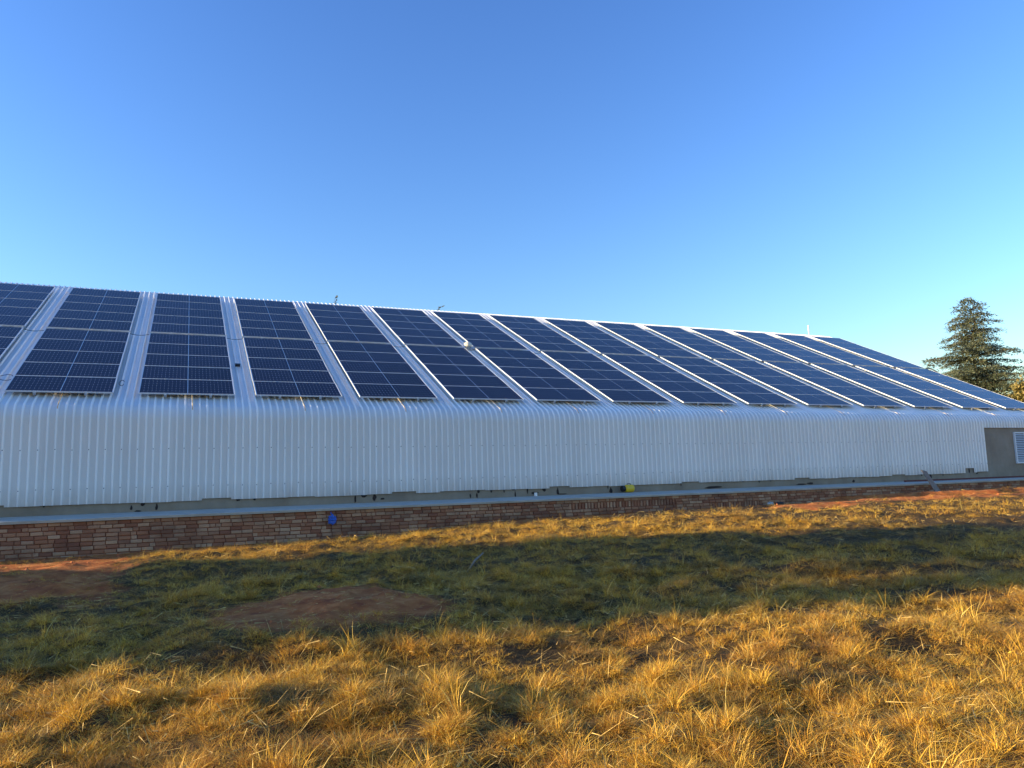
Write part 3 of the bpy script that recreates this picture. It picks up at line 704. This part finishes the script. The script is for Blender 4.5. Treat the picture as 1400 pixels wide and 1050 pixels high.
for n, r0, r1, size, wide in ((20000, 2.2, 6.5, .88, 0), (30000, 6.5, 12, .95, 0), (22000, 12, 19, 1.2, 1), (17000, 19, 34, 1.45, 1)):
    X_, Y_ = scatter(n, r0, r1); ok = (Y_ < YB-.12) & (X_ < 33.5); X_, Y_ = X_[ok], Y_[ok]
    bare = bareness(X_, Y_); keep = RNG.random(len(X_)) > bare*.97; X_, Y_ = X_[keep], Y_[keep]; bare = bare[keep]
    cl = vnoise(X_, Y_, .55)*.55+vnoise(X_, Y_, .2)*.45
    cd0, st0, _, _ = cells(X_, Y_, .27)
    core = np.exp(-(cd0/.11)**2)*(.35+.65*st0)
    keep = RNG.random(len(X_)) < np.clip(.32+1.2*core+1.3*(cl-.5), .10, 1); X_, Y_, bare, cl = X_[keep], Y_[keep], bare[keep], cl[keep]
    P_.append(np.stack([X_, Y_, bare, cl, np.full(len(X_), size)], 1))
P_ = np.concatenate(P_); X_, Y_, bare, cl, size = P_.T; n = len(P_)
band = np.clip((Y_-6.6)/1.6, 0, 1)*np.clip((15.2-.14*np.maximum(X_-5, 0)-Y_)/1.5, 0, 1)
pn = vnoise(X_, Y_, 1.7)*.6+vnoise(X_, Y_, .5)*.4
tint = np.clip(.10+.06*band+.5*np.clip(.42-cl, 0, 1)+.75*(pn-.5)+.5*np.exp(-(((X_-14)/4.5)**2+((Y_-11.0)/1.3)**2))+RNG.normal(0, .1, n), 0, 1)
warm = np.clip((vnoise(X_+31, Y_+9, 1.3)-.55)*2.2, 0, 1)*np.clip(1-.5*band, 0, 1)*RNG.random(n)
green_flat = np.exp(-(((X_-14)/4.5)**2+((Y_-11.0)/1.2)**2)) > .45
cd0, st0, ra, rb = cells(X_, Y_, .27); core = np.exp(-(cd0/.12)**2)*st0
tint = np.clip(tint+np.where(ra > .80, .45, 0)*(Y_ > 4)+np.clip(.5-core, 0, .5)*.35-.12, 0, 1)
warm = np.clip(warm+np.where(rb > .74, .8, 0)*RNG.random(n), 0, 1)
height = .84*(.50+.72*core+.45*(cl-.4)+.25*(vnoise(X_, Y_, 1.0)-.5))*size*np.where(Y_ > 14, .72, 1)*np.where(band > .5, .85, 1)*(1-.45*bare)
height = np.where(green_flat, height*.4, height)
kind = RNG.choice(10, n, p=[.13, .13, .09, .13, .11, .09, .11, .12, .02, .07])
kind = np.where((bare > .3) & (RNG.random(n) < .6), RNG.choice([4, 6, 9], n), kind)
gm = bpy.data.meshes.new('grass'); gm.vertices.add(n)
gm.vertices.foreach_set('co', np.stack([X_, Y_, gz(X_, Y_)+ZO], 1).astype(np.float32).ravel())
def attr(nm, typ, val):
    a = gm.attributes.new(nm, typ, 'POINT'); a.data.foreach_set('value' if typ != 'FLOAT_VECTOR' else 'vector', val.ravel())
attr('tint', 'FLOAT', tint.astype(np.float32)); attr('warm', 'FLOAT', warm.astype(np.float32)); attr('kind', 'INT', kind.astype(np.int32))
attr('rot', 'FLOAT_VECTOR', np.stack([RNG.normal(0, .26, n), RNG.normal(.10, .26, n), RNG.uniform(0, 6.283, n)], 1).astype(np.float32))
sc3 = np.clip(height*RNG.uniform(.75, 1.25, n), .2, 2.2)
attr('scl', 'FLOAT_VECTOR', np.stack([sc3*.55+.40*size, sc3*.55+.40*size, sc3], 1).astype(np.float32))
grass = tag(obj('grass', gm), 'golden dry grass tufts covering the field in front of the barn', kind='stuff')
ng = bpy.data.node_groups.new('scatter_tufts', 'GeometryNodeTree')
ng.interface.new_socket('Geometry', in_out='INPUT', socket_type='NodeSocketGeometry'); ng.interface.new_socket('Geometry', in_out='OUTPUT', socket_type='NodeSocketGeometry')
gi = ng.nodes.new('NodeGroupInput'); go = ng.nodes.new('NodeGroupOutput'); ip = ng.nodes.new('GeometryNodeInstanceOnPoints'); ci = ng.nodes.new('GeometryNodeCollectionInfo')
ci.inputs['Collection'].default_value = tc; ci.inputs['Separate Children'].default_value = True; ci.inputs['Reset Children'].default_value = True
ip.inputs['Pick Instance'].default_value = True
def na(nm, t):
    x_ = ng.nodes.new('GeometryNodeInputNamedAttribute'); x_.data_type = t; x_.inputs[0].default_value = nm; return x_.outputs[0]
L_ = ng.links
L_.new(gi.outputs[0], ip.inputs['Points']); L_.new(ci.outputs[0], ip.inputs['Instance']); L_.new(na('kind', 'INT'), ip.inputs['Instance Index'])
L_.new(na('rot', 'FLOAT_VECTOR'), ip.inputs['Rotation']); L_.new(na('scl', 'FLOAT_VECTOR'), ip.inputs['Scale']); L_.new(ip.outputs[0], go.inputs[0])
md = grass.modifiers.new('tufts', 'NODES'); md.node_group = ng
print('tufts', n)
# loose straw: lying on the bare soil and caught at all angles in the grass
Xs, Ys = [], []
for n_, a0, a1 in ((4500, 2.2, 6.5), (6500, 6.5, 12), (15000, 12, 32)):
    x_, y_ = scatter(n_, a0, a1); Xs.append(x_); Ys.append(y_)
X_, Y_ = np.concatenate(Xs), np.concatenate(Ys); ok = (Y_ < YB-.10) & (X_ < 32); X_, Y_ = X_[ok], Y_[ok]
br = bareness(X_, Y_); ok = RNG.random(len(X_)) < .55+.4*br; X_, Y_, br = X_[ok], Y_[ok], br[ok]; m = len(X_)
az = RNG.uniform(0, 6.283, m); az = np.where(RNG.random(m) < .4, RNG.normal(0, .6, m), az)
ln = RNG.uniform(.05, .24, m)*(1-.4*br); w_ = RNG.uniform(.0012, .0026, m)*(.7+np.hypot(X_, Y_)/16)
tz = np.where(br > .4, RNG.normal(.02, .08, m), RNG.normal(.15, .40, m)); hz = np.where(br > .4, .012, RNG.uniform(.01, .10, m))
d = np.stack([np.cos(az), np.sin(az), tz], 1); sd = np.stack([-np.sin(az), np.cos(az), RNG.normal(0, .5, m)], 1)
c0 = np.stack([X_, Y_, gz(X_, Y_)+ZO+hz], 1)
A, B = c0-d*(ln/2)[:, None], c0+d*(ln/2)[:, None]
T = np.concatenate([np.stack([A-sd*w_[:, None], A+sd*w_[:, None], B], 1)])
tag(obj('straw_litter', tri_mesh('straw_litter', T, M_STRAW)), 'loose pale straw scattered over the soil and caught in the grass', kind='stuff')
# clods of red earth on the bare patches
nc = 26000; X_, Y_ = scatter(nc, 6, 30); ok = (Y_ < YB-.08) & (X_ < 32); X_, Y_ = X_[ok], Y_[ok]
ok = (RNG.random(len(X_)) < np.clip(bareness(X_, Y_)-.25, 0, 1)*.5); X_, Y_ = X_[ok], Y_[ok]; m = len(X_)
base = np.array([(1, 0, 0), (0, 1, 0), (-1, 0, 0), (0, -1, 0), (0, 0, 1), (0, 0, -1.0)]); tri = np.array([(0, 1, 4), (1, 2, 4), (2, 3, 4), (3, 0, 4)])
sz_c = (RNG.pareto(3.0, m)*.012+.008).clip(.008, .06)
VV = base[None]*sz_c[:, None, None]*RNG.uniform(.6, 1.3, (m, 6, 3)); th_ = RNG.uniform(0, 6.28, m)
x_ = VV[..., 0]*np.cos(th_)[:, None]-VV[..., 1]*np.sin(th_)[:, None]; y_ = VV[..., 0]*np.sin(th_)[:, None]+VV[..., 1]*np.cos(th_)[:, None]
VV = np.stack([x_+X_[:, None], y_+Y_[:, None], VV[..., 2]*.7+(gz(X_, Y_)+ZO)[:, None]], -1)
M_CLOD = plain('red_earth_clods', (.46, .135, .04), .95, 0, .4, 5)
tag(obj('soil_clods', tri_mesh('soil_clods', VV[:, tri].reshape(-1, 3, 3), M_CLOD)), 'crumbs and clods of red earth on the bare soil patches', kind='stuff')
